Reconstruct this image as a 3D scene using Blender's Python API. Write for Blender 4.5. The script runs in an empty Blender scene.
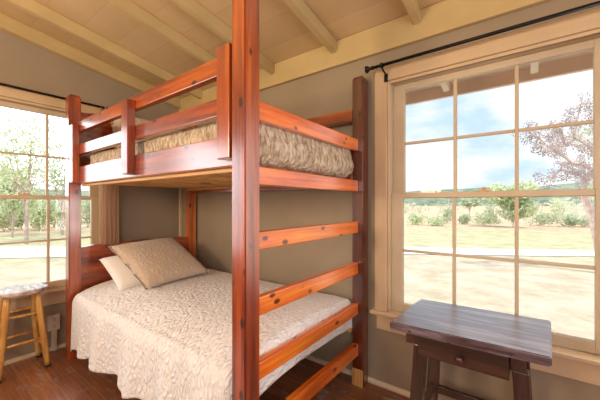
import bpy, bmesh, math, random
from mathutils import Vector, Matrix, noise
random.seed(7)
C = bpy.context.scene.collection
S = bpy.context.scene

# ------------------------------------------------------------ camera
F, YAW, HY, CX, CH = 295.94, math.radians(35.7068), 203.9, 310.15, 1.2
cam = bpy.data.cameras.new('camera'); co = bpy.data.objects.new('camera', cam); C.objects.link(co)
co.location = (0, 0, CH); co.rotation_euler = (math.pi/2, 0, YAW)
cam.sensor_width = 36; cam.lens = 36*F/600
cam.shift_x = (300-CX)/600; cam.shift_y = (HY-200)/600
cam.clip_start = .05; cam.clip_end = 2000
S.camera = co
# ------------------------------------------------------------ exposure
S.view_settings.view_transform = 'Standard'; S.view_settings.look = 'None'
S.view_settings.exposure = 0.0; S.view_settings.gamma = 1.0; S.view_settings.use_curve_mapping = False
# ------------------------------------------------------------ world: blue sky with broken white cloud
w = bpy.data.worlds.new('sky'); S.world = w; w.use_nodes = True
nt = w.node_tree; N = nt.nodes; L = nt.links; N.clear()
out = N.new('ShaderNodeOutputWorld'); bg = N.new('ShaderNodeBackground'); bg.inputs['Strength'].default_value = 2.5
tc = N.new('ShaderNodeTexCoord'); mp = N.new('ShaderNodeMapping'); mp.inputs['Scale'].default_value = (1, 1, 2.2)
mp.inputs['Location'].default_value = (.35, .1, .3)
nz = N.new('ShaderNodeTexNoise'); nz.inputs['Scale'].default_value = 2.6; nz.inputs['Detail'].default_value = 8; nz.inputs['Roughness'].default_value = .52
cr = N.new('ShaderNodeValToRGB'); cr.color_ramp.elements[0].position = .36; cr.color_ramp.elements[0].color = (.28, .37, .46, 1)
cr.color_ramp.elements[1].position = .47; cr.color_ramp.elements[1].color = (.46, .47, .49, 1)
L.new(tc.outputs['Generated'], mp.inputs['Vector']); L.new(mp.outputs['Vector'], nz.inputs['Vector'])
L.new(nz.outputs['Fac'], cr.inputs['Fac']); 
# extra sky brightness added toward the left window, to whiten bed rail reflections
vn = N.new('ShaderNodeVectorMath'); vn.operation = 'NORMALIZE'; L.new(tc.outputs['Generated'], vn.inputs[0])
dt = N.new('ShaderNodeVectorMath'); dt.operation = 'DOT_PRODUCT'; dt.inputs[1].default_value = (-.955, -.25, .16); L.new(vn.outputs[0], dt.inputs[0])
mr = N.new('ShaderNodeMapRange'); mr.interpolation_type = 'SMOOTHSTEP'; mr.inputs[1].default_value = .45; mr.inputs[2].default_value = 1; mr.inputs[3].default_value = 1; mr.inputs[4].default_value = 4.0
L.new(dt.outputs['Value'], mr.inputs[0]); sc_ = N.new('ShaderNodeVectorMath'); sc_.operation = 'SCALE'; L.new(cr.outputs['Color'], sc_.inputs[0]); L.new(mr.outputs[0], sc_.inputs['Scale'])
L.new(sc_.outputs[0], bg.inputs['Color']); L.new(bg.outputs[0], out.inputs[0])
# ------------------------------------------------------------ sun and added fill lights
def light(name, kind, loc, energy, color, rot=None, size=1, size_y=None, target=None):
    d = bpy.data.lights.new(name, kind); d.energy = energy; d.color = color
    o = bpy.data.objects.new(name, d); C.objects.link(o); o.location = loc
    if kind == 'AREA':
        d.size = size
        if size_y: d.shape = 'RECTANGLE'; d.size_y = size_y
    if kind == 'SUN': d.angle = math.radians(2)
    if target is not None: o.rotation_euler = (Vector(target)-Vector(loc)).to_track_quat('-Z', 'Y').to_euler()
    return o
light('sun', 'SUN', (10, -10, 20), 2.7, (1, .93, .82), target=(10-4.0, -10+2.2, 20-9))
light('fill_ceiling_wash', 'AREA', (-1.5, -1.6, 1.7), 64, (1, .76, .47), size=.8, target=(-1.6, .2, 2.8))  # unseen warm fill added to brighten the ceiling
light('fill_room', 'AREA', (.9, -1.6, 1.7), 40, (1, .94, .92), size=1.5, target=(-1.4, 1.4, .7))  # unseen soft fill added behind the camera
# fill lights added inside the two unseen windows, for sheen on the bed
light('fill_left_window', 'AREA', (-3.06, -.74, 1.25), 12, (.97, .96, 1), size=.85, size_y=1.35, target=(-1.0, -.2, 1.05))
light('fill_back_window', 'AREA', (1.02, 1.78, 1.25), 46, (1, .95, .90), size=.85, size_y=1.35, target=(.3, .2, 1.1))

# ------------------------------------------------------------ materials
def newmat(name):
    m = bpy.data.materials.new(name); m.use_nodes = True
    n = m.node_tree.nodes; return m, n, m.node_tree.links, n['Principled BSDF']
def sock(b, k, v):
    if k in b.inputs: b.inputs[k].default_value = v
def ramp(n, pts):
    r = n.new('ShaderNodeValToRGB'); e = r.color_ramp.elements
    while len(e) < len(pts): e.new(.5)
    for i, (p, c) in enumerate(pts): e[i].position = p; e[i].color = (*c, 1)
    return r
def mixc(n, l, f, a, b, mode='MIX'):
    x = n.new('ShaderNodeMix'); x.data_type = 'RGBA'; x.blend_type = mode
    for i, v in ((0, f), (6, a), (7, b)):
        if hasattr(v, 'links'): l.new(v, x.inputs[i])
        else: x.inputs[i].default_value = v if i == 0 else (*v, 1)
    return x.outputs[2]
def mapped(n, l, scale, rnd=0, loc=(0, 0, 0)):
    t = n.new('ShaderNodeTexCoord'); m = n.new('ShaderNodeMapping'); m.inputs['Scale'].default_value = scale
    m.inputs['Location'].default_value = loc
    if rnd:
        oi = n.new('ShaderNodeObjectInfo'); k = n.new('ShaderNodeVectorMath'); k.operation = 'SCALE'
        k.inputs[0].default_value = (13.1, 7.7, 5.3); l.new(oi.outputs['Random'], k.inputs['Scale'])
        ad = n.new('ShaderNodeVectorMath'); ad.operation = 'ADD'
        l.new(t.outputs['Object'], ad.inputs[0]); l.new(k.outputs[0], ad.inputs[1]); l.new(ad.outputs[0], m.inputs['Vector'])
    else: l.new(t.outputs['Object'], m.inputs['Vector'])
    return m.outputs[0]
def noi(n, l, v, s, d=3, r=.5):
    x = n.new('ShaderNodeTexNoise'); x.inputs['Scale'].default_value = s; x.inputs['Detail'].default_value = d
    x.inputs['Roughness'].default_value = r; l.new(v, x.inputs['Vector']); return x.outputs['Fac']
def bump(n, l, b, h, st, dist=.01, prev=None):
    x = n.new('ShaderNodeBump'); x.inputs['Strength'].default_value = st; x.inputs['Distance'].default_value = dist
    l.new(h, x.inputs['Height'])
    if prev is not None: l.new(prev, x.inputs['Normal'])
    if b is not None: l.new(x.outputs[0], b.inputs['Normal'])
    return x.outputs[0]

def wood(name, axis, dark, mid, lightc, knots=True, rough=.32, coat=1.0, spec=.5, knotsc=6.5):
    m, n, l, b = newmat(name)
    sc = [9, 9, 9]; sc[axis] = .7
    v = mapped(n, l, sc, 1)
    g1 = noi(n, l, v, 2.2, 6, .62)
    sc2 = [55, 55, 55]; sc2[axis] = 1.6
    g2 = noi(n, l, mapped(n, l, sc2, 1), 1.5, 3, .6)
    r = ramp(n, [(.33, dark), (.5, mid), (.68, lightc)]); l.new(g1, r.inputs[0])
    r2 = ramp(n, [(.35, (.62, .62, .62)), (.6, (1.05, 1.05, 1.05))]); l.new(g2, r2.inputs[0])
    col = mixc(n, l, .6, r.outputs[0], r2.outputs[0], 'MULTIPLY')
    if knots:
        sc3 = [1, 1, 1]; sc3[axis] = .55
        vo = n.new('ShaderNodeTexVoronoi'); vo.inputs['Scale'].default_value = knotsc*2; l.new(mapped(n, l, sc3, 1), vo.inputs['Vector'])
        rk = ramp(n, [(.11, (1, 1, 1)), (.18, (0, 0, 0))]); l.new(vo.outputs['Distance'], rk.inputs[0])
        col = mixc(n, l, rk.outputs[0], col, tuple(c*.22 for c in dark))
    l.new(col, b.inputs['Base Color'])
    b.inputs['Roughness'].default_value = rough; sock(b, 'Coat Weight', coat); sock(b, 'Coat Roughness', .20); sock(b, 'Coat IOR', 1.75)
    sock(b, 'Specular IOR Level', spec)
    bump(n, l, b, g2, .12, .004)
    return m
CED = ((.11, .012, .002), (.31, .042, .004), (.50, .098, .008))
cedar = [wood('cedar_stain_'+'xyz'[i], i, *CED) for i in range(3)]
BRI = ((.50, .075, .006), (.82, .165, .012), (.95, .28, .03))
bright = wood('lit_cedar', 1, *BRI)  # brighter cedar copy, light on the foot end put into its colour
PINE = ((.50, .22, .055), (.72, .38, .12), (.80, .50, .20))
darkc = wood('dark_cedar', 2, (.05, .007, .004), (.11, .016, .005), (.18, .034, .008))  # darker cedar, used on the far foot post only
pine_y = wood('raw_pine_y', 1, *PINE, rough=.5, coat=.05, knotsc=2.5)
pine_x = wood('raw_pine_x', 0, *PINE, rough=.5, coat=.05, knotsc=2.5)
pine_z = wood('raw_pine_z', 2, *PINE, rough=.5, coat=.05, knotsc=2.5)
orange_z = wood('orange_cedar_z', 2, (.30, .05, .008), (.62, .16, .025), (.75, .28, .05))
stoolw = wood('honey_pine', 2, (.46, .20, .045), (.66, .33, .08), (.76, .44, .13), knots=False, rough=.35, coat=.3)
darkt = [wood('dark_walnut_'+'xyz'[i], i, (.018, .007, .005), (.042, .016, .011), (.085, .036, .024), knots=False, rough=.42, coat=.3) for i in range(3)]
def tabletop_mat():
    m, n, l, b = newmat('worn_sheen_table_top')
    v = mapped(n, l, (1.3, 12, 12)); g = noi(n, l, v, 3, 6, .65)
    r = ramp(n, [(.36, (.045, .022, .03)), (.5, (.115, .082, .105)), (.64, (.29, .24, .28))]); l.new(g, r.inputs[0])  # pale lavender grain puts the window's reflection into the colour
    sp = noi(n, l, mapped(n, l, (14, 22, 14)), 2.5, 2); rs = ramp(n, [(.27, (1, 1, 1)), (.32, (0, 0, 0))]); l.new(sp, rs.inputs[0])
    l.new(mixc(n, l, rs.outputs[0], r.outputs[0], (.02, .01, .01)), b.inputs['Base Color'])
    b.inputs['Roughness'].default_value = .34; sock(b, 'Coat Weight', .9); sock(b, 'Coat Roughness', .28); sock(b, 'Coat IOR', 1.6)
    bump(n, l, b, g, .25, .004); return m
ttop = tabletop_mat()
def seat_mat():
    m, n, l, b = newmat('worn_stool_seat')
    v = mapped(n, l, (3, 16, 10)); g = noi(n, l, v, 2, 6, .7)
    r = ramp(n, [(.36, (.22, .11, .06)), (.52, (.48, .38, .33)), (.66, (.70, .62, .60))]); l.new(g, r.inputs[0])
    l.new(r.outputs[0], b.inputs['Base Color']); b.inputs['Roughness'].default_value = .4; sock(b, 'Coat Weight', .4); return m
seatm = seat_mat()
def plain(name, col, rough=.6, var=.08, metal=0, sc=3, bmp=.05, bs=60, coat=0):
    m, n, l, b = newmat(name)
    v = mapped(n, l, (1, 1, 1)); g = noi(n, l, v, sc, 4)
    r = ramp(n, [(.3, tuple(c*(1-var) for c in col)), (.7, tuple(min(1, c*(1+var)) for c in col))]); l.new(g, r.inputs[0])
    l.new(r.outputs[0], b.inputs['Base Color']); b.inputs['Roughness'].default_value = rough; b.inputs['Metallic'].default_value = metal
    sock(b, 'Coat Weight', coat)
    if bmp: bump(n, l, b, noi(n, l, v, bs, 2), bmp, .002)
    return m
def leaf_mat(name, a, b_, c):
    m, n, l, b = newmat(name)
    g = noi(n, l, mapped(n, l, (1, 1, 1)), 3.5, 3); r = ramp(n, [(.35, a), (.5, b_), (.65, c)]); l.new(g, r.inputs[0])
    l.new(r.outputs[0], b.inputs['Base Color']); b.inputs['Roughness'].default_value = .7
    # thin leaves let light through
    t = n.new('ShaderNodeBsdfTranslucent'); l.new(r.outputs[0], t.inputs[0]); mx = n.new('ShaderNodeMixShader'); mx.inputs[0].default_value = .4
    l.new(b.outputs[0], mx.inputs[1]); l.new(t.outputs[0], mx.inputs[2]); l.new(mx.outputs[0], n['Material Output'].inputs[0]); return m
wallm = plain('tan_wall_paint', (.34, .265, .185), .75, .06, bmp=.15, bs=25)
trimm = plain('cream_trim_paint', (.66, .49, .31), .38, .05, sc=5, coat=.15)
framem = plain('window_frame_paint', (.62, .51, .36), .42, .06, sc=6, coat=.1)
basem = plain('baseboard_paint', (.72, .58, .42), .4, .05)
rafm = plain('rafter_paint', (.56, .42, .20), .5, .08, sc=4)
black = plain('black_iron', (.012, .011, .011), .4, .1, metal=.6)
curtm = leaf_mat('tan_curtain_cloth', (.84, .64, .46), (.88, .69, .50), (.90, .72, .54))
plastic = plain('ivory_plastic', (.66, .56, .46), .35, .03)
blackp = plain('dark_slot', (.03, .025, .02), .6, .02, bmp=0)
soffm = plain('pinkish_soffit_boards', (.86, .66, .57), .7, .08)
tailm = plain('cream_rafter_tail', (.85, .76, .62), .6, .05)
mattm = plain('mattress_ticking', (.7, .66, .6), .8, .04)
whitecot = plain('white_pillow_cotton', (.86, .82, .80), .8, .03, bmp=.3, bs=14)
rubber = plain('black_rubber', (.02, .018, .016), .7, .1)
roadm = plain('pale_gravel', (.92, .88, .84), .9, .04)
def boards_mat(name, col, axis, pitch, off=0, var=.08, rough=.55, seamdark=.45, wdt=.012):
    m, n, l, b = newmat(name)
    t = n.new('ShaderNodeTexCoord'); sx = n.new('ShaderNodeSeparateXYZ'); l.new(t.outputs['Object'], sx.inputs[0])
    a = n.new('ShaderNodeMath'); a.operation = 'ADD'; a.inputs[1].default_value = 50*pitch-off; l.new(sx.outputs[axis], a.inputs[0])
    d = n.new('ShaderNodeMath'); d.operation = 'DIVIDE'; d.inputs[1].default_value = pitch; l.new(a.outputs[0], d.inputs[0])
    fr = n.new('ShaderNodeMath'); fr.operation = 'FRACT'; l.new(d.outputs[0], fr.inputs[0])
    fl = n.new('ShaderNodeMath'); fl.operation = 'FLOOR'; l.new(d.outputs[0], fl.inputs[0])
    seam = ramp(n, [(0, (1, 1, 1)), (wdt/pitch, (0, 0, 0))]); l.new(fr.outputs[0], seam.inputs[0])
    wn = n.new('ShaderNodeTexWhiteNoise'); wn.noise_dimensions = '1D'; l.new(fl.outputs[0], wn.inputs['W'])
    return m, n, l, b, seam.outputs[0], wn.outputs['Value'], fl.outputs[0]
def ceil_mat():
    m, n, l, b, seam, rnd, _ = boards_mat('painted_ceiling_boards', None, 1, .215, .808-.215*3, wdt=.005)
    r = ramp(n, [(0, (.60, .43, .24)), (1, (.68, .51, .30))]); l.new(rnd, r.inputs[0])
    st = noi(n, l, mapped(n, l, (1, 1, 1)), 2.5, 4); r2 = ramp(n, [(.3, (.88, .86, .82)), (.6, (1, 1, 1))]); l.new(st, r2.inputs[0])
    c = mixc(n, l, 1, r.outputs[0], r2.outputs[0], 'MULTIPLY')
    sm = n.new('ShaderNodeMath'); sm.operation = 'MULTIPLY'; sm.inputs[1].default_value = .55; l.new(seam, sm.inputs[0])
    l.new(mixc(n, l, sm.outputs[0], c, (.30, .20, .10)), b.inputs['Base Color'])
    b.inputs['Roughness'].default_value = .42; bump(n, l, b, seam, -.4, .004); return m
ceilm = ceil_mat()
def floor_mat():
    m, n, l, b, seam, rnd, fl = boards_mat('worn_painted_floorboards', None, 1, .128, .485, wdt=.005)
    r = ramp(n, [(0, (.22, .075, .032)), (1, (.38, .15, .065))]); l.new(rnd, r.inputs[0])
    g = noi(n, l, mapped(n, l, (1.2, 22, 1)), 3, 5, .6); rg = ramp(n, [(.3, (.6, .6, .6)), (.65, (1.15, 1.15, 1.15))]); l.new(g, rg.inputs[0])
    c = mixc(n, l, 1, r.outputs[0], rg.outputs[0], 'MULTIPLY')
    pa = noi(n, l, mapped(n, l, (2.2, 5, 1), loc=(.6, .9, 0)), 2.2, 8, .68); rp = ramp(n, [(.56, (0, 0, 0)), (.64, (.75, .75, .75))]); l.new(pa, rp.inputs[0])
    c = mixc(n, l, rp.outputs[0], c, (.30, .29, .29))
    pb = noi(n, l, mapped(n, l, (3, 9, 1), loc=(3.6, 2.9, 0)), 2.6, 6, .66); rb = ramp(n, [(.6, (0, 0, 0)), (.7, (.6, .6, .6))]); l.new(pb, rb.inputs[0])
    c = mixc(n, l, rb.outputs[0], c, (.46, .20, .08))
    wv = n.new('ShaderNodeMath'); wv.operation = 'MULTIPLY'; l.new(seam, wv.inputs[0]); wv.inputs[1].default_value = .6
    c = mixc(n, l, wv.outputs[0], c, (.42, .30, .20))
    l.new(c, b.inputs['Base Color']); b.inputs['Roughness'].default_value = .3; sock(b, 'Coat Weight', .3); sock(b, 'Coat Roughness', .2)
    bump(n, l, b, g, .12, .003); return m
floorm = floor_mat()
def quilt_mat(name, col, col2, sc, st, wavy=True, rough=.85, dist=.012):
    m, n, l, b = newmat(name)
    t = n.new('ShaderNodeTexCoord'); mp = n.new('ShaderNodeMapping'); l.new(t.outputs['UV'], mp.inputs['Vector'])
    nd = n.new('ShaderNodeTexNoise'); nd.inputs['Scale'].default_value = 9; l.new(mp.outputs[0], nd.inputs['Vector'])
    vm = n.new('ShaderNodeVectorMath'); vm.operation = 'MULTIPLY_ADD'; vm.inputs[1].default_value = (.05, .05, 0); l.new(nd.outputs['Color'], vm.inputs[0]); l.new(mp.outputs[0], vm.inputs[2])
    mp2 = n.new('ShaderNodeMapping'); mp2.inputs['Scale'].default_value = (1, .55, 1); mp2.inputs['Rotation'].default_value = (0, 0, .5); l.new(vm.outputs[0], mp2.inputs['Vector'])
    vo = n.new('ShaderNodeTexVoronoi'); vo.feature = 'DISTANCE_TO_EDGE'; vo.inputs['Scale'].default_value = sc; vo.inputs['Randomness'].default_value = .75
    l.new(mp2.outputs[0], vo.inputs['Vector'])
    sq = n.new('ShaderNodeMapRange'); sq.inputs[1].default_value = 0; sq.inputs[2].default_value = .32; sq.interpolation_type = 'SMOOTHSTEP'; l.new(vo.outputs['Distance'], sq.inputs[0])
    nzz = n.new('ShaderNodeTexNoise'); nzz.inputs['Scale'].default_value = sc*1.6; nzz.inputs['Detail'].default_value = 4; l.new(mp.outputs[0], nzz.inputs['Vector'])
    ad = n.new('ShaderNodeMath'); ad.operation = 'ADD'; l.new(sq.outputs[0], ad.inputs[0]); l.new(nzz.outputs['Fac'], ad.inputs[1])
    r = ramp(n, [(.3, col2), (.75, col)]); l.new(sq.outputs[0], r.inputs[0]); l.new(r.outputs[0], b.inputs['Base Color'])
    b.inputs['Roughness'].default_value = rough; sock(b, 'Sheen Weight', .15)
    bump(n, l, b, ad.outputs[0], st, dist); return m
quiltm = quilt_mat('cream_wave_quilt', (.88, .865, .88), (.83, .80, .80), 40, 1, dist=.0065)
shamm = quilt_mat('tan_wave_quilt_sham', (.60, .48, .375), (.55, .43, .33), 34, .6, dist=.004)
def fur_mat():
    m, n, l, b = newmat('brown_crinkled_blanket')
    g = noi(n, l, mapped(n, l, (1, 1, .42)), 48, 5, .6); g2 = noi(n, l, mapped(n, l, (1, 1, .8)), 17, 3)
    r = ramp(n, [(.34, (.28, .19, .12)), (.5, (.54, .41, .29)), (.66, (.78, .67, .54))]); l.new(g, r.inputs[0]); l.new(r.outputs[0], b.inputs['Base Color'])
    ad = n.new('ShaderNodeMath'); ad.operation = 'ADD'; l.new(g, ad.inputs[0]); l.new(g2, ad.inputs[1])
    b.inputs['Roughness'].default_value = .85; bump(n, l, b, ad.outputs[0], 1, .025); return m
furm = fur_mat()
def glass_mat():
    m, n, l, b = newmat('window_glass'); n.remove(b)
    o = n['Material Output']; tr = n.new('ShaderNodeBsdfTransparent'); gl = n.new('ShaderNodeBsdfGlossy'); gl.inputs['Roughness'].default_value = .02
    fr = n.new('ShaderNodeFresnel'); fr.inputs['IOR'].default_value = 1.25; mx = n.new('ShaderNodeMixShader')
    tr.inputs['Color'].default_value = (.98, .985, .98, 1)
    l.new(fr.outputs[0], mx.inputs[0]); l.new(tr.outputs[0], mx.inputs[1]); l.new(gl.outputs[0], mx.inputs[2]); l.new(mx.outputs[0], o.inputs[0]); return m
glassm = glass_mat()
leafg = leaf_mat('pale_green_leaves', (.46, .55, .30), (.60, .67, .44), (.74, .78, .60))
leafd = leaf_mat('grey_green_leaves', (.40, .48, .32), (.52, .60, .42), (.66, .70, .54))
leafp = leaf_mat('dry_pinkish_leaves', (.26, .19, .19), (.40, .31, .31), (.54, .46, .42))
barkm = plain('weathered_bark', (.50, .38, .34), .9, .3, sc=8)
scrubm = leaf_mat('scrub', (.44, .50, .34), (.58, .58, .44), (.66, .62, .50))
hillm = plain('hazy_hill_scrub', (.17, .22, .15), .95, .5, sc=.12, bmp=0)
def ground_mat():
    m, n, l, b = newmat('dry_lawn')
    g = noi(n, l, mapped(n, l, (1, 1, 1)), 1.6, 8, .7); r = ramp(n, [(.38, (.54, .47, .35)), (.5, (.64, .565, .44)), (.62, (.72, .65, .53))]); l.new(g, r.inputs[0])
    t = n.new('ShaderNodeTexCoord'); ln = n.new('ShaderNodeVectorMath'); ln.operation = 'LENGTH'; l.new(t.outputs['Object'], ln.inputs[0])
    wob = n.new('ShaderNodeMath'); wob.operation = 'MULTIPLY_ADD'; wob.inputs[1].default_value = 3; l.new(noi(n, l, mapped(n, l, (1, 1, 1)), .3, 3), wob.inputs[0]); l.new(ln.outputs['Value'], wob.inputs[2])
    dv = n.new('ShaderNodeMath'); dv.operation = 'DIVIDE'; dv.inputs[1].default_value = 40; l.new(wob.outputs[0], dv.inputs[0])
    r2 = ramp(n, [(.28, (.82, .80, .79)), (.40, (.74, .80, .66)), (.60, (.74, .80, .66)), (.66, (.94, .80, .74))]); l.new(dv.outputs[0], r2.inputs[0])
    l.new(mixc(n, l, 1, r.outputs[0], r2.outputs[0], 'MULTIPLY'), b.inputs['Base Color']); b.inputs['Roughness'].default_value = .95; sock(b, 'Specular IOR Level', .1); return m
groundm = ground_mat()

# ------------------------------------------------------------ geometry helpers
def link(name, bm, mat, parent=None, loc=None, smooth=False, uv=None):
    me = bpy.data.meshes.new(name); bm.to_mesh(me); bm.free()
    o = bpy.data.objects.new(name, me); C.objects.link(o)
    if mat: me.materials.append(mat)
    if smooth:
        for p in me.polygons: p.use_smooth = True
    if parent is not None: o.parent = parent
    if loc is not None: o.location = loc
    return o
def empty(name, loc, rz=0):
    o = bpy.data.objects.new(name, None); C.objects.link(o); o.location = loc; o.rotation_euler = (0, 0, rz); o.empty_display_size = .1; return o
def tag(o, label, cat, group=None, kind=None):
    o['label'] = label; o['category'] = cat
    if group: o['group'] = group
    if kind: o['kind'] = kind
    return o
def structure(o): o['kind'] = 'structure'; return o
def box(bm, x0, y0, z0, x1, y1, z1, bev=0):
    b2 = bmesh.new() if bev else bm
    vs = [b2.verts.new(p) for p in ((x0,y0,z0),(x1,y0,z0),(x1,y1,z0),(x0,y1,z0),(x0,y0,z1),(x1,y0,z1),(x1,y1,z1),(x0,y1,z1))]
    for f in ((0,3,2,1),(4,5,6,7),(0,1,5,4),(1,2,6,5),(2,3,7,6),(3,0,4,7)): b2.faces.new([vs[i] for i in f])
    if bev:
        bmesh.ops.bevel(b2, geom=list(b2.edges), offset=bev, segments=2, profile=.5, affect='EDGES')
        merge(bm, b2)
    return bm
def merge(bm, b2, mat=None):
    if mat is not None: b2.transform(mat)
    me = bpy.data.meshes.new('tmp'); b2.to_mesh(me); b2.free(); bm.from_mesh(me); bpy.data.meshes.remove(me)
def B(*a, bev=.004): return box(bmesh.new(), *a, bev=bev)
def prism(pts, axis, a, b, bev=0):
    """polygon pts in the two other axes, extruded along axis from a to b"""
    bm = bmesh.new()
    def P(p, t):
        return {0: (t, p[0], p[1]), 1: (p[0], t, p[1]), 2: (p[0], p[1], t)}[axis]
    A = [bm.verts.new(P(p, a)) for p in pts]; D = [bm.verts.new(P(p, b)) for p in pts]
    bm.faces.new(A); bm.faces.new(D[::-1]); n = len(pts)
    for i in range(n): bm.faces.new((A[i], D[i], D[(i+1) % n], A[(i+1) % n]))
    bmesh.ops.recalc_face_normals(bm, faces=bm.faces)
    if bev: bmesh.ops.bevel(bm, geom=[e for e in bm.edges if e.calc_face_angle(0) > .6], offset=bev, segments=2, affect='EDGES')
    return bm
def tube(bm, pts, rads, seg=8, cap=True):
    pts = [Vector(p) for p in pts]
    if not hasattr(rads, '__len__'): rads = [rads]*len(pts)
    rings = []
    for i, p in enumerate(pts):
        d = (pts[min(i+1, len(pts)-1)]-pts[max(i-1, 0)]).normalized()
        u = d.cross(Vector((0, 0, 1))) if abs(d.z) < .9 else d.cross(Vector((1, 0, 0)))
        u.normalize(); v = d.cross(u)
        rings.append([bm.verts.new(p+(u*math.cos(2*math.pi*k/seg)+v*math.sin(2*math.pi*k/seg))*rads[i]) for k in range(seg)])
    for a, b in zip(rings, rings[1:]):
        for k in range(seg): bm.faces.new((a[k], a[(k+1) % seg], b[(k+1) % seg], b[k]))
    if cap: bm.faces.new(rings[0][::-1]); bm.faces.new(rings[-1])
    return bm
def lathe(bm, prof, seg=28, M=None):
    b2 = bmesh.new(); rings = []
    for r, z in prof:
        rings.append([b2.verts.new((max(r, 1e-4)*math.cos(2*math.pi*k/seg), max(r, 1e-4)*math.sin(2*math.pi*k/seg), z)) for k in range(seg)])
    for a, b in zip(rings, rings[1:]):
        for k in range(seg): b2.faces.new((a[k], a[(k+1) % seg], b[(k+1) % seg], b[k]))
    b2.faces.new(rings[0][::-1]); b2.faces.new(rings[-1])
    merge(bm, b2, M); return bm

WY, WX = 1.866, -3.144           # inner faces of the window wall and of the left wall
XE, YB = 2.0, -2.4               # the far ends of the room behind the camera
def zc(y): return 2.37+.16*(WY-y)

# ------------------------------------------------------------ room shell
T = .12
link('floor', B(WX-.02, YB-.02, -.1, XE+.02, WY+.02, 0, bev=0), floorm)['kind'] = 'structure'
def wall_pieces(u0, u1, z0, z1, holes):
    """rectangles left over after holes (u0,u1,z0,z1) sorted by u"""
    R = []; c = u0
    for a, b, p, q in sorted(holes):
        R += [(c, a, z0, z1), (a, b, z0, p), (a, b, q, z1)]; c = b
    R.append((c, u1, z0, z1)); return R
HZ0, HZ1 = .50, 2.00
holes_r = [(-.718, .366, HZ0, HZ1), (.62, 1.42, HZ0, HZ1)]
holes_l = [(-1.25, -.20, HZ0, HZ1), (.035, 1.09, HZ0, HZ1)]
bm = bmesh.new()
for a, b, p, q in wall_pieces(WX, XE, -.1, 2.42, holes_r): box(bm, a, WY, p, b, WY+T, q)
structure(link('wall_back', bm, wallm))
bm = bmesh.new()
for a, b, p, q in wall_pieces(YB, WY+T, -.1, 2.30, holes_l): box(bm, WX-T, a, p, WX, b, q)
merge(bm, prism([(YB, 2.30), (WY+T, 2.30), (WY+T, zc(WY+T)+.02), (YB, zc(YB)+.02)], 0, WX-T, WX))
structure(link('wall_left', bm, wallm))
structure(link('wall_right', B(XE, YB, -.1, XE+T, WY+T, 3.1, bev=0), wallm))
structure(link('wall_front', B(WX-T, YB-T, -.1, XE+T, YB, 3.15, bev=0), wallm))
def slab(x0, x1, y0, y1, lo, hi, bev=0):
    return prism([(y0, zc(y0)+lo), (y1, zc(y1)+lo), (y1, zc(y1)+hi), (y0, zc(y0)+hi)], 0, x0, x1, bev)
structure(link('ceiling', slab(WX-T, XE+T, YB-T, WY+T, 0, .12), ceilm))
structure(link('trim_eave', slab(WX-.6, XE+.6, WY+T, 2.80, .0, .10), soffm))
structure(link('trim_fascia', B(WX-.6, 2.765, 2.128, XE+.6, 2.80, 2.24, bev=0), soffm))
for i, x in enumerate((-2.69, -2.07, -1.685, -1.085, -.50, .09, .68, 1.27)):
    structure(link('trim_rafter', slab(x-.045, x, YB, WY, -.086, -.0, .004), rafm))
    structure(link('trim_rafter_tail', slab(x-.045, x, WY+T, 2.70, -.086, -.0), tailm))
bm = slab(WX, WX+.05, YB, WY, -.11, 0, .004); merge(bm, slab(WX, WX+.065, YB, WY, -.112, -.075, .006))
structure(link('trim_gable', bm, rafm))
bm = B(WX, WY-.030, 2.195, XE, WY, 2.372, bev=.003)
structure(link('trim_header', bm, rafm))
structure(link('trim_corner', B(WX, WY-.026, .02, WX+.026, WY, 2.195, bev=.004), trimm))
bm = prism([(WY, 0), (WY-.02, 0), (WY-.02, .012), (WY-.010, .024), (WY, .026)], 0, WX, XE); structure(link('baseboard_back', bm, basem))
bm = prism([(WX, 0), (WX+.02, 0), (WX+.02, .012), (WX+.010, .024), (WX, .026)], 1, YB, WY-.02)
structure(link('baseboard_left', bm, basem))

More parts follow.
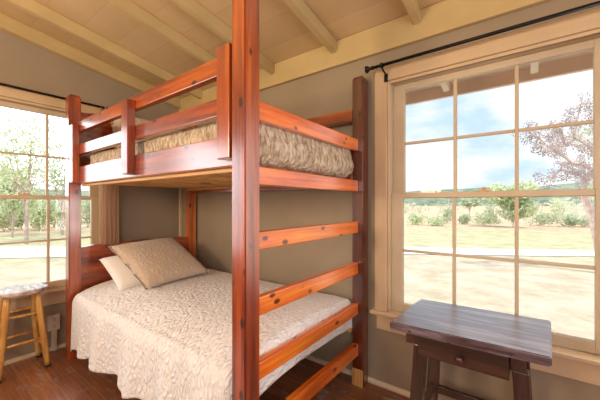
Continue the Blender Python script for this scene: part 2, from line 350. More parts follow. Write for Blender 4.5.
# ------------------------------------------------------------ windows (built in local x = along wall, y = outwards, z = up)
def make_window(name, origin, rz, gw, casing_l=True):
    """glass from x=0..gw; local origin at inner wall face"""
    r = empty(name, origin, rz); structure(r)
    s = .075; gz0, gz1 = .560, 1.940; mz = (1.270, 1.236)
    # fixed frame lining the opening
    bm = bmesh.new(); o0, o1 = -.093, gw+.093
    for a, b in ((o0, o0+.018), (o1-.018, o1)): box(bm, a, 0, HZ0, b, .12, HZ1)
    box(bm, o0+.018, 0, HZ1-.02, o1-.018, .12, HZ1); box(bm, o0+.018, 0, HZ0, o1-.018, .12, HZ0+.004)
    link('window_frame', bm, framem, r)
    # casing boards and bead
    bm = bmesh.new()
    box(bm, o0-.082, -.02, HZ0, o0, 0, HZ1+.085, bev=.003); box(bm, o1, -.02, HZ0, o1+.082, 0, HZ1+.085, bev=.003)
    box(bm, o0, -.02, HZ1, o1, 0, HZ1+.085, bev=.003)
    link('casing', bm, trimm, r)
    bm = bmesh.new()
    for a, b in ((o0, o0+.016), (o1-.016, o1)): box(bm, a+.0004, -.008, HZ0+.004, b-.0004, .014, HZ1-.001, bev=.004)
    box(bm, o0+.017, -.008, HZ1-.02, o1-.017, .014, HZ1-.001, bev=.004)
    link('stop_bead', bm, trimm, r)
    # inner sill and apron
    link('sill', B(o0-.105, -.05, HZ0-.024, o1+.105, .03, HZ0, bev=.005), trimm, r)
    link('apron', B(o0-.07, -.016, .375, o1+.07, 0, HZ0-.024, bev=.003), trimm, r)
    pw = gw/3
    for nm, y0, y1, zb, zt, rb, rt, bars in (('upper_sash', .050, .082, mz[1], gz1+.039, mz[1]+.034, gz1, 1.592), ('lower_sash', .016, .048, HZ0+.005, mz[0], gz0, mz[1]+.002, .901)):
        bm = bmesh.new()
        box(bm, -s, y0, zb, 0, y1, zt, bev=.003); box(bm, gw, y0, zb, gw+s, y1, zt, bev=.003)
        box(bm, 0, y0, zb, gw, y1, rb, bev=.003); box(bm, 0, y0, rt, gw, y1, zt, bev=.003)
        for k in (1, 2): box(bm, k*pw-.009, y0+.004, rb, k*pw+.009, y1-.004, rt, bev=.003)
        for k in range(3): box(bm, k*pw+(.009 if k else 0), y0+.004, bars-.008, (k+1)*pw-(.009 if k < 2 else 0), y1-.004, bars+.008, bev=.003)
        sash = link(nm, bm, framem, r)
        for k in range(3):
            for q0, q1 in ((rb, bars-.008), (bars+.008, rt)):
                ym = (y0+y1)/2
                link('glass_pane', B(k*pw+(.009 if k else 0), ym-.0015, q0, (k+1)*pw-(.009 if k < 2 else 0), ym+.0015, q1, bev=0), glassm, sash)
    bm = bmesh.new(); box(bm, gw/2-.035, .012, mz[0], gw/2+.035, .046, mz[0]+.008, bev=.002)
    lathe(bm, [(.012, 0), (.012, .012), (.006, .016)], 14, Matrix.Translation((gw/2, .03, mz[0]+.008))); box(bm, gw/2-.004, .01, mz[0]+.012, gw/2+.03, .022, mz[0]+.02, bev=.002)
    link('sash_lock', bm, trimm, r)
    return r
GW = .887
make_window('window_1', (-.625, WY, 0), 0, .898)
make_window('window_2', (WX, .128, 0), math.pi/2, GW)
make_window('unseen_window_left', (WX, -1.157, 0), math.pi/2, .864)  # unseen window, added to bring in light from the left
bm = bmesh.new(); box(bm, .62, WY+.04, .50, 1.42, WY+.06, .56); box(bm, .62, WY+.04, 1.94, 1.42, WY+.06, 2.0); box(bm, .62, WY+.04, .56, .67, WY+.06, 1.94); box(bm, 1.37, WY+.04, .56, 1.42, WY+.06, 1.94); box(bm, .67, WY+.04, 1.23, 1.37, WY+.06, 1.27)
structure(link('unseen_window_back', bm, framem))  # unseen window frame, added where the back fill light stands

# curtain rods ------------------------------------------------
def rod(name, label, p0, p1, ends, wallaxis, grp):
    r = empty(name, p0); tag(r, label, 'curtain rod')
    d = Vector(p1)-Vector(p0); dn = d.normalized()
    link('rod_pole', tube(bmesh.new(), [(0, 0, 0), d], .0095, 12), black, r, smooth=True)
    for e in ends:
        q = d if e else Vector((0, 0, 0)); dd = dn if e else -dn
        M = Matrix.Translation(q)@dd.to_track_quat('Z', 'Y').to_matrix().to_4x4()
        link('finial', lathe(bmesh.new(), [(.010, 0), (.013, .004), (.013, .012), (.008, .016), (.010, .024), (.019, .038), (.024, .05), (.020, .053), (.008, .056)], 20, M), black, r, smooth=True)
    for t in (.055, d.length-.055):
        q = dn*t; bm = bmesh.new(); o = Vector(wallaxis)
        lathe(bm, [(.015, -.008), (.015, .008)], 16, Matrix.Translation(q)@dn.to_track_quat('Z', 'Y').to_matrix().to_4x4())
        tube(bm, [q+Vector((0, 0, -.008)), q+o*.3+Vector((0, 0, -.022)), q+o*.8+Vector((0, 0, -.03)), q+o+Vector((0, 0, -.045))], .006, 8)
        ex = dn*.012
        a = q+o+Vector((0, 0, -.08)); 
        lo = [min(a[i]-abs(ex[i]), a[i]+abs(ex[i])) for i in range(3)]; hi = [max(a[i]-abs(ex[i]), a[i]+abs(ex[i])) for i in range(3)]
        for i in range(2):
            if abs(o[i]) > 0: lo[i] = min(a[i], a[i]-math.copysign(.004, o[i])); hi[i] = max(a[i], a[i]-math.copysign(.004, o[i]))
        box(bm, lo[0], lo[1], a.z, hi[0], hi[1], a.z+.05)
        link('bracket', bm, black, r)
    return r
rod('curtain_rod', 'black iron curtain rod with a flared finial over the window behind the dark table', (-.775, WY-.095, 2.070), (.55, WY-.095, 2.070), (0,), (0, .0745, 0), None)
rod('curtain_rod', 'thin black curtain rod over the window behind the round stool', (WX+.075, -.10, 2.068), (WX+.075, 1.235, 2.068), (1,), (-.0545, 0, 0), None)

# curtain -----------------------------------------------------
def curtain():
    bm = bmesh.new(); uvp = []
    nu, nv = 90, 14; rows = []
    for j in range(nv+1):
        z = 2.075-(2.075-.10)*j/nv; row = []
        for i in range(nu+1):
            t = i/nu; y = 1.045+.158*t
            a = .012*math.sin(t*4.2*2*math.pi)*(1 if z < 2.0 else .8)
            row.append(bm.verts.new((WX+.075+a+.003*math.sin(z*5+t*9), y+.004*math.sin(z*3+t*20), z)))
        rows.append(row)
    for a, b in zip(rows, rows[1:]):
        for i in range(nu): bm.faces.new((a[i], a[i+1], b[i+1], b[i]))
    bmesh.ops.solidify(bm, geom=bm.faces[:], thickness=.003)
    return bm
o = link('curtain', curtain(), curtm, smooth=True)
tag(o, 'tan curtain panel hanging in folds beside the window behind the bunk bed', 'curtain')

# ------------------------------------------------------------ bunk bed
X0, X1, Y0, Y1, A = -.8455, -2.814, .7585, 1.7668, .08
bed = empty('bunk_bed', ((X0+X1)/2, (Y0+Y1)/2, 0))
tag(bed, 'tall reddish cedar bunk bed with ladder rungs across its foot end', 'bunk bed')
OFF = Vector((-(X0+X1)/2, -(Y0+Y1)/2, 0))
def bp(name, bm, mat, parent=bed):
    if parent is bed: bmesh.ops.translate(bm, verts=bm.verts, vec=OFF)
    return link(name, bm, mat, parent)
def post(x0, y0, ztop=2.052, z0=0):
    bm = bmesh.new(); x1, y1 = x0+A, y0+A
    b2 = bmesh.new()
    def ring(i, z): return [b2.verts.new(p) for p in ((x0+i, y0+i, z), (x1-i, y0+i, z), (x1-i, y1-i, z), (x0+i, y1-i, z))]
    rs = [ring(0, z0), ring(0, ztop-.028), ring(.010, ztop-.010), ring(.028, ztop)]
    for a, b in zip(rs, rs[1:]):
        for k in range(4): b2.faces.new((a[k], a[(k+1) % 4], b[(k+1) % 4], b[k]))
    b2.faces.new(rs[0][::-1]); b2.faces.new(rs[-1])
    bmesh.ops.bevel(b2, geom=[e for e in b2.edges if abs(e.verts[0].co.z-e.verts[1].co.z) > .3], offset=.006, segments=2, affect='EDGES')
    merge(bm, b2); return bm
bp('post', post(X0-A, Y0, 2.32), cedar[2]); bp('post', post(X1-A, Y0), cedar[2])
bp('post', post(X0-A, Y1), darkc)['label'] = 'darkest post'
bp('post', post(X1-A, Y1), orange_z)
fb = bp('foot_patch', B(X0-A+.001, Y1-.006, 0, X0-.002, Y1, .112, bev=.002), pine_z); fb['label'] = 'pale unstained patch'
# long sides
xs0, xs1 = X1, X0-A
for yy in (Y0+.045, Y1+.0):
    bp('guard_rail', B(xs0, yy, 1.752, xs1, yy+.035, 1.832), cedar[0])
    bp('guard_rail', B(xs0, yy, 1.578, xs1, yy+.035, 1.655), cedar[0])
    bp('side_rail', B(xs0, yy, 1.357 if yy < 1 else 1.308, xs1, yy+.035, 1.485), cedar[0])
for x, z0, z1 in ((X1, 1.362, 1.80), (-1.905, 1.372, 1.802), (-1.018, 1.382, 1.838)):
    bp('guard_upright', B(x, Y0, z0, x+.080, Y0+.0448, z1), cedar[2])
# under-frame of upper bunk : ledger strips and slats
for yy in (Y0+.081, Y1-.035): bp('ledger', B(X1, yy, 1.338, X0-A, yy+.034, 1.357), pine_x)
for k in range(13):
    x = X1+.03+k*.143
    bp('bed_slat', B(x, Y0+.083, 1.3572, x+.092, Y1-.003, 1.372, bev=.002), pine_y)
# lower bunk rails and slats
for yy in (Y0+.045, Y1): bp('side_rail', B(xs0, yy, .345, xs1, yy+.035, .455), cedar[0])
for yy in (Y0+.081, Y1-.035): bp('ledger', B(X1, yy, .35, X0-A, yy+.034, .384), pine_x)
for k in range(13):
    x = X1+.03+k*.143
    bp('bed_slat', B(x, Y0+.083, .3842, x+.092, Y1-.003, .398, bev=.002), pine_y)
# foot end : rails and ladder rungs
XF = -.878
for nm, z0, z1 in (('end_rail', 1.547, 1.625), ('end_rail', 1.280, 1.355), ('ladder_rung', 1.010, 1.085), ('ladder_rung', .738, .815), ('ladder_rung', .474, .546), ('ladder_rung', .202, .280)):
    r_ = bp(nm, B(XF-.038, Y0+A, z0, XF, Y1, z1, bev=.005), bright)
# head end : shaped headboards
def headboard(z0, prof, x):
    pts = [(Y0+A, z0)]+[(y, z) for y, z in prof]+[(Y1, z0)]
    return prism(pts[::-1], 0, x-.032, x, .003)
def arch(zs, k=30):
    r = []
    for i in range(k+1):
        t = i/k; y = Y0+A+t*(Y1-Y0-A); s = 2*t-1; q = abs(s)
        # shoulders at the ends, a shallow dip, a low crown in the middle
        z = zs+.014*math.exp(-((q-.76)/.12)**2)+.020*math.exp(-(s/.34)**2)-.006*math.exp(-((q-.5)/.12)**2)
        r.append((y, z))
    return r
bp('headboard', headboard(.36, arch(.856), X1-.018), cedar[1])
bp('headboard', headboard(1.40, arch(1.925), X1-.022), cedar[1])
# ------------------------------------------------------------ mattresses
def soft_box(x0, y0, z0, x1, y1, z1, r, n=(60, 30, 10), amp=0., fs=8, crown=.0):
    bm = bmesh.new(); cx, cy, cz = (x0+x1)/2, (y0+y1)/2, (z0+z1)/2; hx, hy, hz = (x1-x0)/2, (y1-y0)/2, (z1-z0)/2
    b2 = bmesh.new()
    def face(fn, na, nb):
        g = [[b2.verts.new(fn(-1+2*i/na, -1+2*j/nb)) for j in range(nb+1)] for i in range(na+1)]
        for i in range(na):
            for j in range(nb): b2.faces.new((g[i][j], g[i+1][j], g[i+1][j+1], g[i][j+1]))
    nx, ny, nz_ = n
    face(lambda a, b: (a*hx, b*hy, hz), nx, ny); face(lambda a, b: (a*hx, -b*hy, -hz), nx, ny)
    face(lambda a, b: (a*hx, -hy, b*hz), nx, nz_); face(lambda a, b: (-a*hx, hy, b*hz), nx, nz_)
    face(lambda a, b: (hx, a*hy, b*hz), ny, nz_); face(lambda a, b: (-hx, -a*hy, b*hz), ny, nz_)
    bmesh.ops.remove_doubles(b2, verts=b2.verts, dist=1e-4)
    for v in b2.verts:
        p = v.co; c = Vector((max(-hx+r, min(hx-r, p.x)), max(-hy+r, min(hy-r, p.y)), max(-hz+r, min(hz-r, p.z))))
        d = p-c
        if d.length > 1e-6: p = c+d.normalized()*r
        nn = (p-c).normalized() if (p-c).length > 1e-6 else Vector((0, 0, 1))
        if amp:
            q = Vector((p.x+cx, p.y+cy, p.z+cz)); s_ = noise.noise(q*fs)*.6+noise.noise(q*fs*2.3)*.4
            p = p+nn*amp*s_
        p.z += crown*(1-(p.x/hx)**2)*(1-(p.y/hy)**2) if p.z > 0 else 0
        v.co = p+Vector((cx, cy, cz))
    merge(bm, b2); return bm
def uvbox(o, s=1):
    me = o.data; uv = me.uv_layers.new(name='UVMap')
    for p in me.polygons:
        n = p.normal; ax = max(range(3), key=lambda k: abs(n[k]))
        for li in p.loop_indices:
            c = me.vertices[me.loops[li].vertex_index].co
            uv.data[li].uv = {0: (c.y*s, c.z*s), 1: (c.x*s, c.z*s), 2: (c.x*s, c.y*s)}[ax]
o = link('mattress', soft_box(-2.770, .88, .399, -.965, 1.745, .535, .06), mattm, smooth=True)
tag(o, 'mattress of the lower bunk hidden under the cream quilt', 'mattress')
o = link('mattress', soft_box(-2.700, .870, 1.373, -.945, 1.745, 1.572, .04), mattm, smooth=True)
tag(o, 'mattress of the upper bunk wrapped in the brown blanket', 'mattress')
o = link('blanket', soft_box(-2.716, .853, 1.3735, -.922, 1.762, 1.592, .045, n=(150, 80, 18), amp=.011, fs=13), furm, smooth=True); uvbox(o)
for v in o.data.vertices:
    if v.co.x > -.97: v.co.x += .026*math.exp(-((v.co.z-1.45)/.062)**2)*min(1, (v.co.x+.97)/.03)
tag(o, 'brown crinkled blanket wrapped around the upper bunk mattress', 'blanket')

# ------------------------------------------------------------ lower quilt
def quilt():
    xh, xf, yf, yb = -2.775, -.962, .800, 1.750; top = .566
    nu, nv = 210, 150
    Lf, Le, Lb = .37, .215, .10         # overhang at front, foot end, back
    bm = bmesh.new(); uvl = bm.loops.layers.uv.new('UVMap'); U = {}
    g = []
    for i in range(nu+1):
        col = []
        x = xh+(xf+Le-xh)*i/nu
        for j in range(nv+1):
            y = (yf-Lf)+((yb+Lb)-(yf-Lf))*j/nv
            ox = max(0, x-xf); oy = max(0, yf-y); ob = max(0, y-yb)
            # corner at the foot: shorten so that the hem stays level
            Ld = math.hypot(ox/Le, oy/Lf)
            if Ld > 1: ox, oy = ox/Ld, oy/Ld
            D = math.hypot(ox, oy)
            px, py, pz = min(x, xf), min(max(y, yf), yb), top
            und = .006*noise.noise(Vector((x*3, y*3, 0)))+.004*noise.noise(Vector((x*9, y*7, 4)))
            pz += und
            pz += .016*(1-((py-1.27)/.48)**2)
            oy *= 1+.16*math.exp(-((x+2.775)/.35)**2); D = math.hypot(ox, oy)
            pz -= .045*max(0, 1-(py-yf)/.28)**2
            # slight sag to the rounded long edge
            if D > 0:
                r = .055; th = min(D/r, math.pi/2); h = r*math.sin(th); dz = r*(1-math.cos(th))+max(0, D-r*math.pi/2)
                hd = max(0, D-.05)
                dx, dy = ox/D, -oy/D
                f = 0
                if oy > 0:
                    hw_ = min(1, max(0, (px+2.775)/.55)); f = hd*(.03+hw_*(.07+.085*math.sin(px*17+1.1*math.sin(px*5))+.02*math.sin(px*41+2)))
                if ox > 0: f = f*(oy/D)+hd*.01*math.sin(py*30)*(ox/D)
                lim = (h*.5+f)
                px += dx*(h*.62+(f if oy > ox else 0)); py += dy*(h*(.45+.35*min(1, max(0, (px+2.775)/.4)))+f)
                px = min(px, -.921 if py > .75 else -.935)
                pz -= dz
                pz += .012*math.sin(px*19+.6)*min(1, hd/.25)*(oy/D if D else 0)
            if ob > 0: pz -= ob*.9; py = yb+.012*math.sin(min(1, ob/.02)*1.57)
            # head end lies a little lower
            if x < xh+.07: pz -= .03*((xh+.07-x)/.07)**2
            v = bm.verts.new((px, py, pz)); U[v] = (x, y); col.append(v)
        g.append(col)
    for i in range(nu):
        for j in range(nv):
            f = bm.faces.new((g[i][j], g[i+1][j], g[i+1][j+1], g[i][j+1]))
            for lp in f.loops: lp[uvl].uv = U[lp.vert]
    bmesh.ops.recalc_face_normals(bm, faces=bm.faces)
    return bm
o = link('quilt', quilt(), quiltm, smooth=True)
tag(o, 'cream wave-stitched quilt spread over the lower bunk and hanging down its side', 'quilt')
sm = o.modifiers.new('thickness', 'SOLIDIFY'); sm.thickness = .006; sm.offset = 1

# ------------------------------------------------------------ pillows
def pillow(name, w, h, t, mat, M, flange=0., seed=0):
    bm = bmesh.new(); uvl = bm.loops.layers.uv.new('UVMap'); nu, nv = 44, 34
    def S_(a, b, s):
        # a,b in -1..1
        e = flange
        ai, bi = min(1, abs(a)/(1-e)), min(1, abs(b)/(1-e))
        th = (max(0, 1-ai**2.6)*max(0, 1-bi**2.6))**.42
        pin = 1-.055*(1-abs(b)**2)*0-.05*(abs(a)**3)*(1-b*b)-.0
        x = a*w/2*(1-.045*(1-b*b)*abs(a)**2); y = b*h/2*(1-.06*(1-a*a)*abs(b)**2)
        z = s*t/2*th+.008*noise.noise(Vector((a*2+seed, b*2, s)))*th
        if e and th == 0: z += .004*math.sin(a*17+b*11+seed)
        return (x, y, z+(s*.0015))
    for s in (1, -1):
        g = [[bm.verts.new(S_(-1+2*i/nu, -1+2*j/nv, s)) for j in range(nv+1)] for i in range(nu+1)]
        for i in range(nu):
            for j in range(nv):
                q = [g[i][j], g[i+1][j], g[i+1][j+1], g[i][j+1]]
                idx = [(i, j), (i+1, j), (i+1, j+1), (i, j+1)]
                if s < 0: q = q[::-1]; idx = idx[::-1]
                f = bm.faces.new(q)
                for lp, (a, b) in zip(f.loops, idx): lp[uvl].uv = (a/nu*w, b/nv*h)
    bmesh.ops.remove_doubles(bm, verts=bm.verts, dist=.0032)
    o = link(name, bm, mat, smooth=True); o.matrix_world = M; return o
def frame(origin, xdir, up, ):
    """x axis along xdir, y axis close to up, z = normal"""
    x = Vector(xdir).normalized(); y = Vector(up); y = (y-x*y.dot(x)).normalized(); z = x.cross(y)
    M = Matrix((x, y, z)).transposed().to_4x4(); M.translation = Vector(origin); return M
o = pillow('pillow', .54, .40, .12, whitecot, frame((-2.53, 1.19, .672), (-.02, 1, 0), (-.5, 0, .27)), 0, 3)
tag(o, 'white pillow tucked behind the tan quilted sham on the lower bunk', 'pillow')
o = pillow('pillow', .57, .56, .15, shamm, frame((-2.412, 1.26, .742), (-.11, 1, .02), (-.45, -.02, .25)), .05, 1)
tag(o, 'tan quilted pillow sham leaning on the white pillow on the lower bunk', 'pillow')
o = pillow('pillow', .62, .42, .13, shamm, frame((-2.69, 1.31, 1.765), (.02, 1, 0), (-.25, 0, .9)), .05, 5)
tag(o, 'tan pillow propped against the headboard of the upper bunk', 'pillow')

# ------------------------------------------------------------ dark side table
tb = empty('side_table', (-.1975, 1.554, 0)); tag(tb, 'dark walnut side table with a small drawer under the window', 'side table')
hw, hd_ = .2915, .2135
link('tabletop', prism([(-.3045, -.226), (.2815, -.201), (.3045, .226), (-.2815, .201)], 2, .617, .655, .005), ttop, tb)
for sx in (-1, 1):
    for sy in (-1, 1):
        cx = sx*.1855+.0045; cy = sy*.155
        bm = bmesh.new(); b2 = box(bmesh.new(), cx-.027, cy-.024, 0, cx+.027, cy+.024, .561, bev=.004)
        for v in b2.verts:
            k = (1-v.co.z/.561); v.co.x += sx*.036*k; v.co.y += sy*.012*k
        merge(bm, b2); link('leg', bm, darkt[2], tb)
    link('bearer', B(sx*.212-.030, -.190, .5615, sx*.212+.030, .190, .6165, bev=.003) if 0 else B(*((-.242, -.184, .5615, -.1845) if sx < 0 else (.1575, -.184, .5615, .2085)), .184, .6165, bev=.003), darkt[1], tb)
    link('side_rail', B(min(sx*.130, sx*.156), -.165, .540, max(sx*.130, sx*.156), .165, .6165, bev=.002), darkt[1], tb)
    link('stretcher', B(sx*.197-.018, -.134, .185, sx*.197+.018, .134, .225, bev=.004), darkt[1], tb)
dr = link('drawer', B(-.184, -.196, .524, .155, -.166, .616, bev=.003), darkt[0], tb)
M = Matrix.Translation((-.012, -.196, .560))@Matrix.Rotation(math.pi/2, 4, 'X')
link('knob', lathe(bmesh.new(), [(.007, 0), (.007, .010), (.013, .014), (.016, .022), (.013, .029), (.004, .031)], 20, M), darkt[2], dr, smooth=True)
link('back_rail', B(-.129, .150, .530, .129, .170, .6165, bev=.002), darkt[0], tb)
link('stretcher', B(-.178, .140, .180, .178, .165, .220, bev=.004), darkt[0], tb)

# ------------------------------------------------------------ stool
st = empty('stool', (-2.972, .518, 0)); tag(st, 'round-seated honey pine stool with worn top beside the left window', 'stool')
r_ = .152
link('seat', lathe(bmesh.new(), [(r_-.014, .553), (r_-.004, .557), (r_, .566), (r_, .577), (r_-.005, .584), (r_-.014, .587)], 48), seatm, st, smooth=False)
def legpt(sx, sy, z): k = 1-z/.553; return Vector((sx*(.072+.048*k), sy*(.078+.050*k), z))
for sx in (-1, 1):
    for sy in (-1, 1):
        bm = bmesh.new(); zs = [0.012, .05, .2, .35, .5, .5525]; rr = [.0155, .0175, .020, .020, .018, .0165]
        tube(bm, [legpt(sx, sy, z) for z in zs], rr, 16); lg = link('leg', bm, stoolw, st, smooth=True)
        link('foot_cap', tube(bmesh.new(), [legpt(sx, sy, 0), legpt(sx, sy, .0119)], [.0155, .0165], 16), rubber, lg)
for z, dz in ((.185, .0), (.375, 0.0)):
    for s in (-1, 1):
        a = legpt(1, -1, z+.03)if s > 0 else legpt(-1, -1, z+.03); b = legpt(s, 1, z+.03)
        link('stretcher', tube(bmesh.new(), [a, (a+b)/2, b], [.008, .010, .008], 10), stoolw, st, smooth=True)
        a = legpt(-1, s, z-.03); b = legpt(1, s, z-.03)
        link('stretcher', tube(bmesh.new(), [a, (a+b)/2, b], [.008, .010, .008], 10), stoolw, st, smooth=True)

# ------------------------------------------------------------ wall outlet
ou = empty('wall_outlet', (WX, .744, 0)); tag(ou, 'ivory surface-mounted double outlet with its cable cover beside the stool', 'outlet')
bx = link('outlet_box', B(0, -.038, .166, .034, .038, .290, bev=.004), plastic, ou)
for z in (.258, .202):
    f = link('socket', B(.0341, -.017, z-.021, .0365, .017, z+.021, bev=.001), plastic, ou)
    bm = bmesh.new(); box(bm, .0366, -.008, z-.004, .0369, -.005, z+.007); box(bm, .0366, .005, z-.004, .0369, .008, z+.007); box(bm, .0366, -.0025, z-.015, .0369, .0025, z-.010)
    link('slot', bm, blackp, f)
link('cable_cover', B(.0205, -.018, .0, .032, .018, .166, bev=.002), plastic, ou)

# ------------------------------------------------------------ outdoors
GZ = -.5
def PT(u, d, v=None, z=None):
    """world point at image column u and depth d along the view"""
    t = (u-CX)/F; s, c = math.sin(YAW), math.cos(YAW)
    zz = z if z is not None else (GZ if v is None else CH-(v-HY)/F*d)
    return Vector(((-s+t*c)*d, (c+t*s)*d, zz))
bm = bmesh.new(); n = 40; R0 = 900
vs = [bm.verts.new((R0*math.cos(2*math.pi*k/n), R0*math.sin(2*math.pi*k/n), GZ)) for k in range(n)]; bm.faces.new(vs)
structure(link('ground', bm, groundm))
bm = bmesh.new()
near = [PT(u, d) for u, d in ((-260, 10.6), (-100, 9.6), (0, 9.2), (66, 9.4), (200, 10), (405, 9.9), (500, 9.7), (594, 9.5), (800, 9.2))]
far = [PT(u, d) for u, d in ((-260, 13.6), (-100, 12.4), (0, 11.6), (66, 11.6), (200, 11.6), (405, 11.5), (500, 11.0), (594, 10.7), (800, 10.2))]
A_ = [bm.verts.new((p.x, p.y, GZ+.02)) for p in near]; D_ = [bm.verts.new((p.x, p.y, GZ+.02)) for p in far]
for i in range(len(A_)-1): bm.faces.new((A_[i], A_[i+1], D_[i+1], D_[i]))
structure(link('road', bm, roadm))
def hill():
    bm = bmesh.new(); rows = []
    for j, (d, k) in enumerate(((220, 0), (260, .45), (310, .85), (360, 1), (430, .9))):
        row = []
        for i in range(121):
            u = -500+1500*i/120
            h = 10+8*math.exp(-((u-500)/110)**2)+8*math.exp(-((u-600)/60)**2)+7*math.exp(-((u-30)/120)**2)+2.0*noise.noise(Vector((u*.02, 0, 0)))+1.6*noise.noise(Vector((u*.09, j, 3)))
            p = PT(u, d*(1+.03*noise.noise(Vector((u*.05, j*3, 0))))); row.append(bm.verts.new((p.x, p.y, GZ-1+h*k*1.25)))
        rows.append(row)
    for a, b in zip(rows, rows[1:]):
        for i in range(120): bm.faces.new((a[i], a[i+1], b[i+1], b[i]))
    return bm
structure(link('hills', hill(), hillm, smooth=True))
def leaves(bm, c, rad, n, s, hollow=.3, rng=random):
    for _ in range(n):
        while True:
            p = Vector((rng.uniform(-1, 1), rng.uniform(-1, 1), rng.uniform(-1, 1)))
            if hollow < p.length < 1: break
        q = Vector(c)+Vector((p.x*rad[0], p.y*rad[1], p.z*rad[2]))
        a = Vector((rng.gauss(0, 1), rng.gauss(0, 1), rng.gauss(0, 1))).normalized(); b = a.orthogonal().normalized()
        k = s*rng.uniform(.6, 1.4); v = [bm.verts.new(q+o_) for o_ in (a*k, b*k*.5, -a*k, -b*k*.5)]; bm.faces.new(v)
def branch(bm, pts, r0, r1):
    tube(bm, pts, [r0+(r1-r0)*i/(len(pts)-1) for i in range(len(pts))], 7)
def crown_tree(name, label, u, d, vb, vt, wpx, mat, nl, s, blobs=9, trunk=.3, grp=None, cat='tree'):
    base = PT(u, d, z=GZ); top = PT(u, d, vt).z; h = top-GZ; wr = wpx/F*d/2
    r = empty(name, base); tag(r, label, cat, grp)
    bt = bmesh.new(); branch(bt, [(0, 0, -.1), (.03*h, 0, h*trunk), (0, .03*h, h*.75)], max(.04, h*.013), .03)
    bl = bmesh.new()
    for k in range(blobs):
        an = random.uniform(0, 6.283); rr = random.uniform(.1, .6)*wr; z = h*random.uniform(trunk+.12, .86)
        c = Vector((rr*math.cos(an), rr*math.sin(an), z)); rad = (wr*.5, wr*.5, h*(1-trunk)*.24)
        branch(bt, [(0, 0, h*trunk*.9), (c.x*.5, c.y*.5, (z+h*trunk)/2), tuple(c)], .0045*h, .008)
        leaves(bl, c, rad, nl//blobs, s)
    link('trunk', bt, barkm, r); link('foliage', bl, mat, r)
    return r
def shrub(u, d, hgt, wd, mat, label, nl=500, s=.09, grp='shrubs along the far edge of the lawn'):
    wd *= .72
    r = empty('shrub', PT(u, d, z=GZ)); tag(r, label, 'shrub', grp)
    bl = bmesh.new(); bs = bmesh.new()
    for k in range(4):
        a = random.uniform(0, 6.28); c = (wd*.3*math.cos(a), wd*.3*math.sin(a), hgt*.55)
        leaves(bl, c, (wd*.38, wd*.38, hgt*.5), nl//4, s); branch(bs, [(0, 0, -.02), (c[0]*.6, c[1]*.6, hgt*.4), (c[0], c[1], hgt*.8)], .02, .008)
    link('foliage', bl, mat, r); link('stem', bs, barkm, r)
crown_tree('tree', 'bushy green tree across the lawn behind the middle window bar', 512, 21, 228, 184, 50, leafg, 2600, .16, trunk=.12)
crown_tree('tree', 'small dark round tree left of the bushy green tree across the lawn', 469, 30, 218, 193, 24, leafd, 900, .17, trunk=.4)
crown_tree('tree', 'large pale green oak filling the left window', 26, 12.5, 255, 104, 100, leafg, 1700, .075, blobs=13, trunk=.30)
crown_tree('tree', 'dense light green tree low in the left window behind the stool', 12, 15, 235, 168, 54, leafg, 2200, .10, blobs=7, trunk=.15)
crown_tree('tree', 'sparse grey-green tree at the right edge of the left window', 62, 16, 235, 140, 50, leafd, 700, .09, blobs=8, trunk=.3)
sh = [(418, 24, .9, 2.0, leafg), (436, 23, .7, 1.8, leafg), (447, 26, 1.4, 1.6, leafd), (462, 25, .8, 1.4, leafd), (483, 22.5, 1.0, 2.6, leafg), (492, 26.5, 1.5, 1.4, leafd), (538, 23, 1.0, 2.2, leafd),
      (557, 25, 2.2, 1.6, leafg), (568, 21.5, 1.0, 1.8, leafd), (584, 22, .9, 2.4, leafd)]
for i, (u, d, h, wd, m) in enumerate(sh):
    shrub(u, d, h, wd, m, 'low shrub on the far edge of the lawn seen through the table window', 420, .10)
for i, (u, d, h, wd) in enumerate(((4, 18, 1.9, 1.9), (22, 20, 1.9, 2.0), (39, 19, 2.0, 1.9), (54, 21.5, 1.9, 2.0), (70, 19.6, 2.0, 1.9), (88, 21.6, 2.1, 2.1))):
    shrub(u, d, h, wd, (leafg, leafd)[i % 2], 'rounded shrub on the far edge of the lawn seen through the left window', 700, .12, 'shrubs beyond the left window')
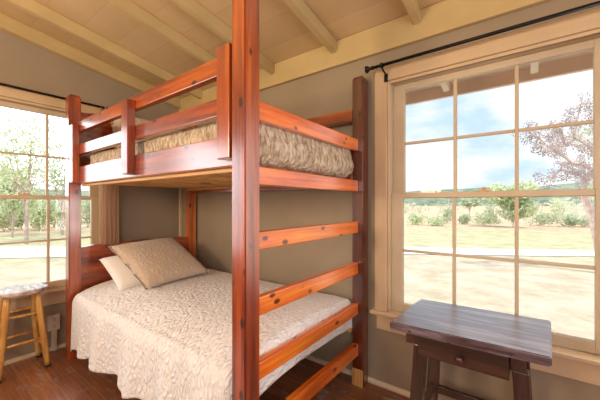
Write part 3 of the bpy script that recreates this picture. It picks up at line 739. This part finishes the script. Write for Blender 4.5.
# far scrub band below the hills
bm = bmesh.new()
for k in range(190):
    u = random.uniform(-60, 640); d = random.uniform(45, 130); s_ = random.uniform(1.0, 2.6)
    leaves(bm, PT(u, d, z=GZ+s_*.45), (s_*1.3, s_*1.3, s_*.7), 16, .45, 0)
o = link('scrub', bm, scrubm); tag(o, 'grey-green scrub scattered over the pale field below the hills', 'scrub', kind='stuff')
# old tree close to the table window
tr = empty('tree', PT(600, 7.2, z=GZ)); tag(tr, 'gnarled old tree with dry pinkish twigs at the right edge of the table window', 'tree')
O_ = tr.location.copy(); bt = bmesh.new(); bl = bmesh.new(); bg_ = bmesh.new()
def q(u, v, d=7.2): return PT(u, d, v)-O_
branch(bt, [Vector((0, 0, -.1)), q(601, 262), q(597, 235), q(591, 212), q(584, 196, 7.1), q(586, 180), q(598, 168)], .11, .07)
arms = [[q(596, 172), q(585, 165, 7.0), q(573, 164, 6.9), q(560, 153, 6.8), q(549, 147, 6.8), q(538, 138, 6.9), q(528, 132, 7)],
        [q(600, 165), q(588, 145, 7.3), q(574, 138, 7.4), q(577, 120, 7.4), q(581, 104, 7.3)],
        [q(596, 175), q(585, 178, 7.2), q(572, 172, 7.4), q(560, 170, 7.5), q(552, 178, 7.5)],
        [q(573, 140, 7.4), q(565, 146, 7.2), q(562, 133, 7.1), q(556, 126, 7)]]
for a in arms:
    branch(bt, a, .045, .012)
    for p in a[1:]:
        for _ in range(7):
            d1 = Vector((random.gauss(0, 1), random.gauss(0, 1), random.gauss(-.2, .8))).normalized()*random.uniform(.12, .42)
            mid = p+d1*.5+Vector((0, 0, .04)); branch(bt, [p, mid, p+d1], .010, .004)
            leaves(bl, p+d1*.75, (.13, .13, .11), 34, .026, 0)
for (u, v, rr) in ((585, 135, .35), (592, 125, .3), (590, 150, .3), (596, 190, .35), (600, 110, .3)):
    leaves(bl if rr == .3 else bg_, q(u, v, 7.6), (rr, rr, rr), 260, .035, 0)
link('trunk', bt, barkm, tr); link('dry_foliage', bl, leafp, tr); link('green_foliage', bg_, leafg, tr)
